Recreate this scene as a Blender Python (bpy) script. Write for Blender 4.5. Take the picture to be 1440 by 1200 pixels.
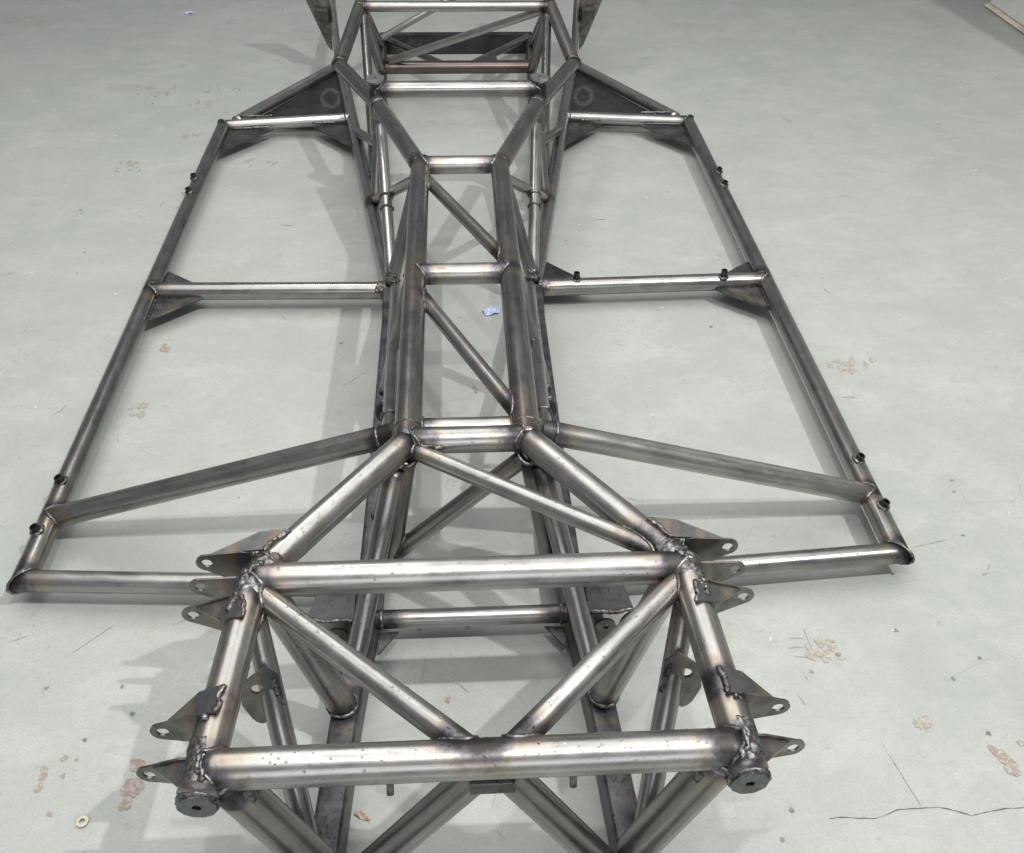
import bpy, bmesh, math, random
import numpy as np
from mathutils import Vector, Matrix
random.seed(11); rng = np.random.default_rng(7)
for o in list(bpy.data.objects): bpy.data.objects.remove(o)
scene = bpy.context.scene; COL = scene.collection

# ------------------------------------------------------------------ camera
cd = bpy.data.cameras.new('camera'); cam = bpy.data.objects.new('camera', cd); COL.objects.link(cam)
cd.sensor_width = 36; cd.sensor_fit = 'HORIZONTAL'; cd.lens = 33.75; cd.clip_start = .05; cd.clip_end = 100
r_ = Vector((.998499, -.053408, .012102)); d_ = Vector((-.025028, -.641630, -.766606)); f_ = Vector((.048707, .765153, -.642004))
cam.matrix_world = Matrix(((r_.x, -d_.x, -f_.x, -.0031), (r_.y, -d_.y, -f_.y, 0), (r_.z, -d_.z, -f_.z, 1.31), (0, 0, 0, 1)))
scene.camera = cam
# ------------------------------------------------------------------ world and lamps (indoor workshop)
w = bpy.data.worlds.new('World'); scene.world = w; w.use_nodes = True
w.node_tree.nodes['Background'].inputs[0].default_value = (.93, .97, 1.0, 1)
w.node_tree.nodes['Background'].inputs[1].default_value = .21
def lamp(name, loc, target, power, sx, sy, shape='RECTANGLE', col=(1, .985, .95)):
    l = bpy.data.lights.new(name, 'AREA'); l.energy = power; l.shape = shape; l.size = sx; l.size_y = sy; l.color = col
    o = bpy.data.objects.new(name, l); COL.objects.link(o); o.location = loc
    o.rotation_euler = (Vector(target) - Vector(loc)).to_track_quat('-Z', 'Y').to_euler(); return o
lamp('high_bay_lamp', (2.75, -.5, 5.5), (0, 1.5, 0), 185, .09, .09)
lamp('workshop_lamp', (.12, .15, 3.0), (.05, 1.5, 0), 20, .07, .07)
lamp('ceiling_light', (0, 1.7, 2.9), (0, 1.7, 0), 82, 3.6, 3.2)
lamp('ceiling_lamp', (-.7, 3.3, 2.8), (-.2, 2.6, 0), 10, .5, .3)
lamp('doorway_light', (0, -2.4, 1.7), (0, 1.0, .4), 24, 2.6, 1.4, col=(.95, .98, 1))
cy = scene.cycles; cy.max_bounces = 6; cy.diffuse_bounces = 3; cy.glossy_bounces = 4; cy.transmission_bounces = 4; cy.caustics_reflective = False; cy.caustics_refractive = False
scene.view_settings.view_transform = 'Standard'; scene.view_settings.look = 'None'
scene.view_settings.exposure = .10; scene.view_settings.gamma = 1

# ------------------------------------------------------------------ materials
class NT:
    def __init__(s, name):
        s.m = bpy.data.materials.new(name); s.m.use_nodes = True; s.t = s.m.node_tree; s.b = s.t.nodes['Principled BSDF']
    def n(s, typ, **kw):
        nd = s.t.nodes.new(typ)
        for k, v in kw.items(): setattr(nd, k, v)
        return nd
    def set(s, sock, v):
        if isinstance(v, bpy.types.NodeSocket): s.t.links.new(v, sock)
        else: sock.default_value = v
    def coord(s, scale=(1, 1, 1), rnd=True, out='Object'):
        tc = s.n('ShaderNodeTexCoord').outputs[out]
        if rnd:
            oi = s.n('ShaderNodeObjectInfo').outputs['Random']
            a = s.n('ShaderNodeVectorMath', operation='ADD'); s.set(a.inputs[0], tc)
            mm = s.math('MULTIPLY', oi, 37.0); s.set(a.inputs[1], mm); tc = a.outputs[0]
        mp = s.n('ShaderNodeMapping'); s.set(mp.inputs[0], tc); mp.inputs['Scale'].default_value = scale
        return mp.outputs[0]
    def noise(s, vec, scale, detail=4, rough=.55, dist=0):
        k = s.n('ShaderNodeTexNoise'); s.set(k.inputs['Vector'], vec); k.inputs['Scale'].default_value = scale
        k.inputs['Detail'].default_value = detail; k.inputs['Roughness'].default_value = rough; k.inputs['Distortion'].default_value = dist
        return k.outputs['Fac']
    def math(s, op, a, b=0.0, clamp=False):
        k = s.n('ShaderNodeMath', operation=op); k.use_clamp = clamp; s.set(k.inputs[0], a); s.set(k.inputs[1], b); return k.outputs[0]
    def ramp(s, fac, stops):
        k = s.n('ShaderNodeValToRGB'); s.set(k.inputs[0], fac); e = k.color_ramp.elements
        while len(e) < len(stops): e.new(.5)
        for el, (p, c) in zip(e, stops):
            el.position = p; el.color = (c, c, c, 1) if isinstance(c, (int, float)) else (*c, 1)
        return k.outputs[0]
    def mix(s, fac, a, b, mode='MIX'):
        k = s.n('ShaderNodeMix', data_type='RGBA', blend_type=mode); s.set(k.inputs[0], fac)
        for i, v in ((6, a), (7, b)):
            s.set(k.inputs[i], v if isinstance(v, bpy.types.NodeSocket) else (*v, 1))
        return k.outputs[2]
    def bump(s, h, strength, dist=.001):
        k = s.n('ShaderNodeBump'); s.set(k.inputs['Height'], h); k.inputs['Strength'].default_value = strength; k.inputs['Distance'].default_value = dist
        s.set(s.b.inputs['Normal'], k.outputs[0])
    def out(s, **kw):
        for k, v in kw.items():
            s.set(s.b.inputs[k], (*v, 1) if isinstance(v, tuple) and len(v) == 3 else v)

def heat(nt, col, rough, big, k=1.0):
    at = nt.n('ShaderNodeAttribute', attribute_name='weld_distance').outputs['Fac']
    nz = nt.noise(nt.coord((1, 1, 1)), 60, 3, .6)
    d = nt.math('ADD', at, nt.math('MULTIPLY', nt.math('SUBTRACT', nz, .5), .03))
    d = nt.math('MULTIPLY', nt.math('ADD', d, nt.math('MULTIPLY', nt.math('SUBTRACT', big, .46), .075)), 17, True)   # 0..1 = 0..66 mm
    hc = nt.ramp(d, [(0, (.040, .036, .035)), (.09, (.062, .058, .064)), (.17, (.11, .105, .125)), (.26, (.19, .145, .125)), (.38, (.33, .245, .155)), (.55, (.42, .36, .25)), (.8, (.42, .40, .37))])
    hf = nt.ramp(d, [(0, .95), (.16, .82), (.30, .55), (.48, .22), (.7, 0)])
    hf = nt.math('MULTIPLY', hf, k)
    c2 = nt.mix(hf, col, hc)
    near = nt.ramp(d, [(0, 1), (.25, .25), (.5, 0)])
    return c2, nt.math('ADD', rough, nt.math('MULTIPLY', near, .16)), near

def steel(name, dark=(.175, .171, .168), light=(.51, .50, .49), tone=.5):
    nt = NT(name)
    v = nt.coord((1, 1, 1))
    def mp(sc):
        k = nt.n('ShaderNodeMapping'); nt.set(k.inputs[0], v); k.inputs['Scale'].default_value = sc; return k.outputs[0]
    st = nt.noise(mp((150, 150, 2.6)), 1, 4, .65)
    mo = nt.noise(mp((1, 1, .4)), 42, 5, .65, .4)
    big = nt.noise(v, 9, 2)
    s1 = nt.math('ADD', nt.math('MULTIPLY', st, .46), nt.math('MULTIPLY', mo, .36))
    s1 = nt.math('ADD', s1, nt.math('MULTIPLY', big, .18))
    f = nt.ramp(s1, [(.33, 0), (tone, .55), (.66, 1)])
    col = nt.mix(f, dark, light)
    sp = nt.noise(v, 210, 2)
    col = nt.mix(nt.math('MULTIPLY', nt.ramp(sp, [(.64, 0), (.74, 1)]), .28), col, (.10, .09, .085))
    rn = nt.n('ShaderNodeObjectInfo').outputs['Random']
    col = nt.mix(nt.math('MULTIPLY', nt.ramp(big, [(.46, 0), (.70, 1)]), .28), col, (.19, .16, .14))
    hv = nt.n('ShaderNodeHueSaturation'); nt.set(hv.inputs['Color'], col); nt.set(hv.inputs['Value'], nt.math('ADD', .84, nt.math('MULTIPLY', rn, .36))); col = hv.outputs[0]
    rough = nt.math('ADD', nt.math('ADD', .16, nt.math('MULTIPLY', rn, .08)), nt.math('MULTIPLY', mo, .22))
    col, rough, near = heat(nt, col, rough, big)
    nt.out(**{'Base Color': col, 'Metallic': .93, 'Roughness': rough})
    nt.bump(nt.math('ADD', nt.math('MULTIPLY', st, .6), nt.math('MULTIPLY', sp, .6)), .15, .0006)
    return nt.m
def scale_steel(name, a=(.050, .056, .066), b=(.15, .155, .165), rust=.25):
    nt = NT(name)
    mo = nt.noise(nt.coord(), 28, 7, .65, .6); sp = nt.noise(nt.coord(), 150, 3)
    col = nt.mix(nt.ramp(mo, [(.36, 0), (.66, 1)]), a, b)
    col = nt.mix(nt.math('MULTIPLY', nt.ramp(sp, [(.57, 0), (.66, 1)]), .7), col, (.02, .02, .022))
    rs = nt.noise(nt.coord(), 11, 5)
    col = nt.mix(nt.math('MULTIPLY', nt.ramp(rs, [(.55, 0), (.72, 1)]), rust), col, (.20, .15, .10))
    rough = nt.math('ADD', .30, nt.math('MULTIPLY', mo, .28))
    col, rough, near = heat(nt, col, rough, rs, .6)
    nt.out(**{'Base Color': col, 'Metallic': .72, 'Roughness': rough}); nt.bump(sp, .2, .0006)
    return nt.m
def weld_mat():
    nt = NT('weld_metal'); mo = nt.noise(nt.coord(), 170, 4, .65); m2 = nt.noise(nt.coord(), 34, 3)
    col = nt.mix(nt.ramp(mo, [(.40, 0), (.62, 1)]), (.075, .069, .068), (.31, .31, .31))
    col = nt.mix(nt.math('MULTIPLY', nt.ramp(m2, [(.46, 0), (.60, 1)]), .75), col, (.085, .070, .062))
    nt.out(**{'Base Color': col, 'Metallic': .9, 'Roughness': nt.math('ADD', .27, nt.math('MULTIPLY', m2, .36))}); nt.bump(mo, .6, .0012)
    return nt.m
def plate_mat():
    nt = NT('bracket_sheet_steel'); mo = nt.noise(nt.coord(), 45, 5); at = nt.n('ShaderNodeAttribute', attribute_name='weld_distance').outputs['Fac']
    col = nt.mix(nt.ramp(mo, [(.35, 0), (.65, 1)]), (.125, .12, .112), (.26, .25, .235))
    rn = nt.n('ShaderNodeObjectInfo').outputs['Random']
    d = nt.math('ADD', at, nt.math('MULTIPLY', nt.math('SUBTRACT', nt.noise(nt.coord(), 75, 4, .65), .5), .03))
    d = nt.math('MULTIPLY', d, nt.math('ADD', 17, nt.math('MULTIPLY', rn, 22)), True)
    hc = nt.ramp(d, [(0, (.12, .12, .12)), (.16, (.15, .165, .165)), (.30, (.14, .15, .18)), (.42, (.19, .15, .15)), (.56, (.31, .235, .16)), (.72, (.36, .31, .23)), (.9, (.3, .29, .27))])
    hf = nt.math('MULTIPLY', nt.ramp(d, [(0, .95), (.45, .8), (.65, .5), (.95, 0)]), .85)
    col = nt.mix(hf, col, hc)
    nt.out(**{'Base Color': col, 'Metallic': .9, 'Roughness': nt.math('ADD', .24, nt.math('MULTIPLY', mo, .2))}); nt.bump(nt.noise(nt.coord(), 200, 3), .15, .0006)
    return nt.m
def plain(name, col, rough=.5, metal=0, var=.15, scale=60):
    nt = NT(name); mo = nt.noise(nt.coord(), scale, 5)
    c = nt.mix(nt.ramp(mo, [(.3, 0), (.7, 1)]), tuple(x * (1 - var) for x in col), tuple(min(1, x * (1 + var)) for x in col))
    nt.out(**{'Base Color': c, 'Roughness': rough, 'Metallic': metal}); nt.bump(mo, .15, .0005)
    return nt.m
def floor_mat():
    nt = NT('painted_concrete'); V = lambda sc=(1, 1, 1): nt.coord(sc, False)
    big = nt.noise(V(), 1.3, 5, .6, .3); mid = nt.noise(V((1, 1.3, 1)), 6, 6, .62, .5); fine = nt.noise(V(), 55, 5, .6); grain = nt.noise(V(), 260, 3)
    col = nt.mix(nt.ramp(big, [(.35, 0), (.66, 1)]), (.372, .396, .376), (.425, .445, .424))
    col = nt.mix(nt.math('MULTIPLY', nt.ramp(mid, [(.44, 0), (.62, 1)]), .42), col, (.50, .512, .49))
    # wiped dust, trowel swirls
    wv = nt.noise(V((1.3, 2.6, 1)), 3.2, 7, .72, 1.1)
    col = nt.mix(nt.math('MULTIPLY', nt.ramp(wv, [(.50, 0), (.60, 1)]), .30), col, (.355, .372, .352))
    col = nt.mix(nt.math('MULTIPLY', nt.ramp(wv, [(.34, 1), (.44, 0)]), .35), col, (.52, .53, .51))
    gr = nt.math('MULTIPLY', nt.ramp(nt.noise(V(), 3.1, 6, .7, .8), [(.52, 0), (.66, 1)]), nt.ramp(fine, [(.4, 0), (.6, 1)]))
    col = nt.mix(nt.math('MULTIPLY', gr, .36), col, (.33, .295, .225))
    # grit and dark specks
    dk = nt.math('MULTIPLY', nt.ramp(nt.noise(V(), 46, 4, .75), [(.60, 0), (.69, 1)]), nt.ramp(mid, [(.38, 0), (.6, 1)]))
    col = nt.mix(nt.math('MULTIPLY', dk, .38), col, (.19, .195, .18))
    col = nt.mix(nt.math('MULTIPLY', nt.ramp(fine, [(.32, 1), (.5, 0)]), .22), col, (.30, .31, .29))
    col = nt.mix(nt.math('MULTIPLY', nt.ramp(grain, [(.35, 1), (.58, 0)]), .30), col, (.27, .285, .265))
    # hairline scratches
    vo = nt.n('ShaderNodeTexVoronoi', feature='DISTANCE_TO_EDGE'); nt.set(vo.inputs['Vector'], nt.coord((1, 1, 1), False)); vo.inputs['Scale'].default_value = 5.5
    sc = nt.ramp(vo.outputs['Distance'], [(0, 1), (.006, 0)])
    sc = nt.math('MULTIPLY', sc, nt.ramp(nt.noise(V(), 4.3, 4), [(.54, 0), (.64, 1)]))
    col = nt.mix(nt.math('MULTIPLY', sc, .38), col, (.20, .20, .18))
    nt.out(**{'Base Color': col, 'Roughness': nt.math('ADD', .20, nt.math('MULTIPLY', wv, .42)), 'Specular IOR Level': .5})
    nt.bump(nt.math('ADD', nt.math('MULTIPLY', mid, 2.0), nt.math('ADD', fine, nt.math('MULTIPLY', grain, .5))), .12, .002)
    return nt.m
def blend(name, col, thr):
    """worn patch: the bare colour breaks up into the surrounding paint"""
    nt = NT(name); v = nt.coord((1, 1, 1), False); a = nt.noise(v, 120, 5, .7); b = nt.noise(v, 420, 3)
    f = nt.ramp(nt.math('ADD', nt.math('MULTIPLY', a, .7), nt.math('MULTIPLY', b, .3)), [(.36 + .12 * thr, 0), (.44 + .16 * thr, 1)])
    c = nt.mix(f, (.40, .42, .40), nt.mix(b, tuple(x * .7 for x in col), tuple(x * 1.3 for x in col)))
    nt.out(**{'Base Color': c, 'Roughness': .6}); nt.bump(a, .4, .001); return nt.m
M = dict(tube=steel('drawn_steel_tube'), dark=steel('dull_steel_tube', (.125, .122, .12), (.36, .352, .345), .54), rust=steel('brown_steel_tube', (.10, .082, .078), (.25, .205, .19), .55),
         box=scale_steel('mill_scale_box_steel', (.050, .055, .064), (.135, .14, .152), .25), sheet=scale_steel('dark_sheet_steel', (.040, .041, .046), (.085, .086, .094), .1), gus=scale_steel('gusset_plate_steel', (.050, .052, .056), (.125, .126, .128), .2),
         weld=weld_mat(), plate=plate_mat(), floor=floor_mat(), boss=plain('boss_black_steel', (.07, .066, .062), .35, .9), zinc=plain('zinc_washer', (.55, .52, .42), .3, .95),
         cap=plain('cap_disc_steel', (.13, .14, .135), .38, .85, .3, 120), bright=plain('bright_disc_steel', (.52, .52, .51), .28, .95),
         brown=blend('bare_concrete_brown', (.32, .24, .195), .5), stain=blend('ochre_stain', (.33, .28, .21), .6), scuff=plain('dark_scuff', (.215, .22, .205), .6, 0, .4),
         pscuff=plain('pale_scuff', (.66, .67, .64), .5), paper=plain('lilac_paper', (.50, .53, .76), .7, 0, .1), leaf=plain('dry_leaf', (.46, .36, .29), .7, 0, .3, 30),
         wall=plain('white_wall_paint', (.74, .75, .70), .6, 0, .12, 12), skirt=plain('cream_skirting_paint', (.74, .66, .58), .55, 0, .22, 9), grime=plain('dirty_joint', (.10, .09, .08), .8), chalk=plain('chalk_mark', (.088, .088, .096), .5, .4, .5, 70))
nt = NT('water'); nt.out(**{'Base Color': (1., 1., 1.), 'Roughness': .02, 'IOR': 1.33, 'Transmission Weight': 1.0}); M['water'] = nt.m

# ------------------------------------------------------------------ helpers
MWS = {}
def mesh_obj(name, verts, faces, mat, parent=None, smooth=True, mw=None, wd=None):
    me = bpy.data.meshes.new(name); me.from_pydata([tuple(map(float, v)) for v in verts], [], faces); me.materials.append(mat)
    if smooth: me.polygons.foreach_set('use_smooth', [True] * len(me.polygons))
    if wd is not None:
        a = me.attributes.new('weld_distance', 'FLOAT', 'POINT'); a.data.foreach_set('value', np.asarray(wd, np.float32))
    o = bpy.data.objects.new(name, me); COL.objects.link(o)
    if parent: o.parent = parent
    if mw is not None: o.matrix_local = mw; MWS[o.name] = mw
    return o
def empty(name, label, cat):
    o = bpy.data.objects.new(name, None); COL.objects.link(o); o['label'] = label; o['category'] = cat; return o
def tag(o, label, cat, group=None):
    o['label'] = label; o['category'] = cat
    if group: o['group'] = group
    return o
def basis(d):
    d = d / np.linalg.norm(d); u = np.cross(d, (0, 0, 1) if abs(d[2]) < .9 else (0, 1, 0)); u /= np.linalg.norm(u); return u, np.cross(d, u), d

chassis = empty('tube_frame_chassis', 'bare welded steel tube car chassis lying on the grey floor', 'car chassis')
TUBES = []          # each: dict(name,a,b,r,mat,cut0,cut1,segs)
def tube(name, a, b, D=.042, mat='tube', w0=None, w1=None, cut0=None, cut1=None, ends=False):
    """round tube a->b; w0/w1: tube this end is welded to; cut: mitre plane (point, normal)"""
    t = dict(name=name, a=np.array(a, float), b=np.array(b, float), r=D / 2, mat=mat, w0=w0, w1=w1, cut0=cut0, cut1=cut1, ends=ends, tint=[])
    TUBES.append(t); return t
JOINTS = []         # (point, radius) heat centres

def build_tube(t):
    a, b, r = t['a'], t['b'], t['r']; u, v, d = basis(b - a); L = np.linalg.norm(b - a)
    n = 30; k = max(3, int(L / .011)); th = np.linspace(0, 2 * np.pi, n, endpoint=False)
    zz = np.linspace(0, L, k + 1); ring = np.stack([np.cos(th), np.sin(th)], 1) * r
    P = np.zeros((k + 1, n, 3)); P[:, :, :2] = ring[None]; P[:, :, 2] = zz[:, None]
    for cut, i in ((t['cut0'], 0), (t['cut1'], k)):
        if cut is not None:
            q, nn = np.array(cut[0], float), np.array(cut[1], float)
            base = a + ring[:, :1] * u + ring[:, 1:] * v
            tz = ((q - base) @ nn) / (d @ nn)
            if i == 0:
                for j in range(k + 1): P[j, :, 2] = np.maximum(P[j, :, 2], tz + .0005 * j) if j else tz
            else:
                for j in range(k + 1): P[j, :, 2] = np.minimum(P[j, :, 2], tz - .0005 * (k - j)) if j < k else tz
    W = a + P[:, :, :1] * u + P[:, :, 1:2] * v + P[:, :, 2:] * d
    Wf = W.reshape(-1, 3); wd = np.full(len(Wf), 1.0)
    for p, rr in JOINTS:
        if np.linalg.norm(np.cross(p - a, d)) < .12 and -.1 < (p - a) @ d < L + .1:
            wd = np.minimum(wd, np.maximum(0, np.linalg.norm(Wf - p, axis=1) - rr))
    F = []
    for j in range(k):
        for i in range(n):
            i2 = (i + 1) % n; F.append((j * n + i, j * n + i2, (j + 1) * n + i2, (j + 1) * n + i))
    verts = P.reshape(-1, 3).tolist()
    if True:
        F.append(tuple(range(n - 1, -1, -1))); F.append(tuple(k * n + i for i in range(n)))
    mw = Matrix(((u[0], v[0], d[0], a[0]), (u[1], v[1], d[1], a[1]), (u[2], v[2], d[2], a[2]), (0, 0, 0, 1)))
    t['obj'] = mesh_obj(t['name'], verts, F, M[t['mat']], chassis, True, mw, wd)
    return t['obj']

def bead(name, pts, rad, parent, closed=True, mat='weld', seed=0):
    """lumpy weld bead swept along a polyline given in chassis space"""
    rg = np.random.default_rng(seed); pts = np.asarray(pts, float); N = len(pts); m = 7
    seg = np.linalg.norm(np.diff(pts, axis=0), axis=1).cumsum(); s = np.concatenate([[0], seg])
    ph = rg.uniform(0, 6); verts = []; lum = np.interp(np.arange(N), np.linspace(0, N - 1, max(4, N // 5)), rg.uniform(.72, 1.3, max(4, N // 5)))
    if closed: lum[-3:] = np.linspace(lum[-3], lum[0], 3)
    for i in range(N):
        tg = pts[(i + 1) % N] - pts[i - 1] if closed else pts[min(i + 1, N - 1)] - pts[max(i - 1, 0)]
        u, v, d = basis(tg + 1e-9); rr = rad * lum[i] * (1 + .10 * math.sin(s[i] / .0018 + ph))
        if not closed and i in (0, N - 1): rr *= .45
        for q in range(m):
            an = 2 * math.pi * q / m; verts.append(pts[i] + rr * (math.cos(an) * u + math.sin(an) * v) + rg.normal(0, rad * .05, 3))
    F = []
    for i in range(N if closed else N - 1):
        i2 = (i + 1) % N
        for q in range(m): F.append((i * m + q, i * m + (q + 1) % m, i2 * m + (q + 1) % m, i2 * m + q))
    if not closed: F += [tuple(range(m)), tuple((N - 1) * m + q for q in range(m))]
    o = mesh_obj(name, verts, F, M[mat], None); 
    if parent is not None:
        o.parent = parent
        if parent.name in MWS: o.matrix_parent_inverse = MWS[parent.name].inverted()
    return o

def weld_loop(tb, end, ta):
    """intersection curve of tube tb's end with tube ta"""
    e, far = (tb['a'], tb['b']) if end == 0 else (tb['b'], tb['a'])
    u, v, d = basis(far - e); A = ta['a']; ua, va, da = basis(ta['b'] - ta['a']); R = ta['r']; r = tb['r']; pts = []
    N = max(36, int(2 * math.pi * r / .0028)); N = min(N, 64)
    for i in range(N):
        th = 2 * math.pi * i / N; p = e + r * (math.cos(th) * u + math.sin(th) * v)
        m = p - A; m = m - (m @ da) * da; k = d - (d @ da) * da
        aa = k @ k; bb = 2 * m @ k; cc = m @ m - R * R; D = bb * bb - 4 * aa * cc
        tt = (-bb + math.sqrt(D)) / (2 * aa) if D > 0 and aa > 1e-4 else (-bb / (2 * aa) if aa > 1e-4 else R)
        tt = min(max(tt, -.01), .13); pts.append(p + d * tt)
    return np.array(pts)

def box_tube(name, pts, w_, z0, z1, mat='box', name_child=None):
    """rectangular section rail along plan polyline pts, rounded corners"""
    cr = .006; h = (z1 - z0) / 2; prof = []
    for cx, cz, a0 in ((w_ / 2 - cr, h - cr, 0), (-w_ / 2 + cr, h - cr, 90), (-w_ / 2 + cr, -h + cr, 180), (w_ / 2 - cr, -h + cr, 270)):
        for k in range(4):
            an = math.radians(a0 + 30 * k); prof.append((cx + cr * math.cos(an), cz + cr * math.sin(an)))
    n = len(prof); P = [np.array(p, float) for p in pts]; fine = []
    for i in range(len(P) - 1):
        m = max(2, int(np.linalg.norm(P[i + 1] - P[i]) / .012))
        fine += [P[i] + (P[i + 1] - P[i]) * k / m for k in range(m)]
    fine.append(P[-1]); verts = []; zc = (z0 + z1) / 2
    for i, p in enumerate(fine):
        tg = fine[min(i + 1, len(fine) - 1)] - fine[max(i - 1, 0)]; tg /= np.linalg.norm(tg); nn = np.array([tg[1], -tg[0]])
        for x, z in prof: verts.append((p[0] + nn[0] * x, p[1] + nn[1] * x, zc + z))
    F = [(i * n + q, (i + 1) * n + q, (i + 1) * n + (q + 1) % n, i * n + (q + 1) % n) for i in range(len(fine) - 1) for q in range(n)]
    F += [tuple(range(n)), tuple((len(fine) - 1) * n + q for q in range(n - 1, -1, -1))]
    V = np.array(verts); wd = np.full(len(V), 1.)
    for p, rr in JOINTS: wd = np.minimum(wd, np.maximum(0, np.linalg.norm(V - p, axis=1) - rr))
    return mesh_obj(name, verts, F, M[mat], chassis, True, None, wd)

def plate(name, poly, nrm, th=.004, hole=None, mat='gus', parent=None, weldpt=None, extra=None):
    """flat plate: convex 3D polygon 'poly', thickness th along nrm, optional round hole (centre, radius)"""
    poly = [np.array(p, float) for p in poly]; nrm = np.array(nrm, float); nrm /= np.linalg.norm(nrm); verts = []; F = []
    if hole is None:
        # densify edge for tint
        N = len(poly); dense = []
        for i in range(N):
            for k in range(6): dense.append(poly[i] + (poly[(i + 1) % N] - poly[i]) * k / 6)
        c = sum(poly) / N; n = len(dense)
        rings = [1, .66, .33]
        for side in (-.5, .5):
            for rr in rings: verts += [c + (p - c) * rr + nrm * th * side for p in dense]
            verts.append(c + nrm * th * side)
        m = n * 3 + 1
        for s in (0, 1):
            o = s * m
            for r in range(2):
                for i in range(n):
                    q = (o + r * n + i, o + r * n + (i + 1) % n, o + (r + 1) * n + (i + 1) % n, o + (r + 1) * n + i); F.append(q if s else q[::-1])
            for i in range(n):
                q = (o + 2 * n + i, o + 2 * n + (i + 1) % n, o + 3 * n); F.append(q if s else q[::-1])
        for i in range(n): F.append((i, (i + 1) % n, m + (i + 1) % n, m + i))
    else:
        hc, hr = np.array(hole[0], float), hole[1]; e1 = poly[1] - poly[0]; e1 /= np.linalg.norm(e1); e2 = np.cross(nrm, e1); n = 56; out = []; inn = []
        for i in range(n):
            an = 2 * math.pi * i / n; d = math.cos(an) * e1 + math.sin(an) * e2; best = 1e9
            for k in range(len(poly)):
                p, q = poly[k], poly[(k + 1) % len(poly)]; ed = q - p; den = np.cross(d, ed) @ nrm
                if abs(den) < 1e-12: continue
                t = (np.cross(p - hc, ed) @ nrm) / den; s = (np.cross(p - hc, d) @ nrm) / den
                if t > 0 and -1e-6 <= s <= 1 + 1e-6: best = min(best, t)
            out.append(hc + d * best); inn.append(hc + d * hr)
        lay = [inn] + [[a + (b - a) * k / 4 for a, b in zip(inn, out)] for k in (1, 2, 3)] + [out]
        for side in (-.5, .5):
            for l in lay: verts += [p + nrm * th * side for p in l]
        m = 5 * n
        for s in (0, 1):
            for r in range(4):
                for i in range(n):
                    q = (s * m + r * n + i, s * m + (r + 1) * n + i, s * m + (r + 1) * n + (i + 1) % n, s * m + r * n + (i + 1) % n); F.append(q if s else q[::-1])
        for i in range(n):
            F.append((i, (i + 1) % n, m + (i + 1) % n, m + i)[::-1]); F.append((4 * n + i, 4 * n + (i + 1) % n, m + 4 * n + (i + 1) % n, m + 4 * n + i))
    V = np.array(verts); wd = None
    if weldpt is not None:
        p0, p1 = np.array(weldpt[0], float), np.array(weldpt[1], float); ab = p1 - p0
        tt = np.clip(((V - p0) @ ab) / (ab @ ab), 0, 1); wd = np.linalg.norm(V - (p0 + tt[:, None] * ab), axis=1)
    else: wd = np.full(len(V), 1.)
    o = mesh_obj(name, verts, F, M[mat], parent or chassis, False, None, wd)
    if parent and parent.name in MWS: o.matrix_parent_inverse = MWS[parent.name].inverted()
    if hole is None: bv = o.modifiers.new('edge', 'BEVEL'); bv.width = .0006; bv.segments = 1; bv.limit_method = 'ANGLE'; bv.angle_limit = 1.0
    return o

# ------------------------------------------------------------------ the setting
fl = mesh_obj('floor', [(-7, -5, 0), (7, -5, 0), (7, 11, 0), (-7, 11, 0)], [(0, 1, 2, 3)], M['floor'], None, False); fl['kind'] = 'structure'
def block(name, x0, x1, y0, y1, z0, z1, mat, parent=None, bev=.003):
    bm = bmesh.new(); bmesh.ops.create_cube(bm, size=1)
    for v in bm.verts: v.co = ((x0 + x1) / 2 + v.co.x * (x1 - x0), (y0 + y1) / 2 + v.co.y * (y1 - y0), (z0 + z1) / 2 + v.co.z * (z1 - z0))
    if bev: bmesh.ops.bevel(bm, geom=bm.edges[:], offset=bev, segments=2, affect='EDGES')
    me = bpy.data.meshes.new(name); bm.to_mesh(me); bm.free(); me.materials.append(mat); o = bpy.data.objects.new(name, me); COL.objects.link(o); o.parent = parent; return o
wl = block('wall', 2.416, 2.75, 2.6, 4.418, .118, 2.4, M['wall'], None, .004); wl['kind'] = 'structure'
block('skirting_board', 2.408, 2.75, 2.59, 4.425, .018, .110, M['wall'], wl, .005)
block('dirty_joint', 2.419, 2.75, 2.60, 4.416, .108, .120, M['grime'], wl, 0)
block('base_strip', 2.392, 2.75, 2.57, 4.44, .001, .016, M['skirt'], wl, .006)
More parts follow.
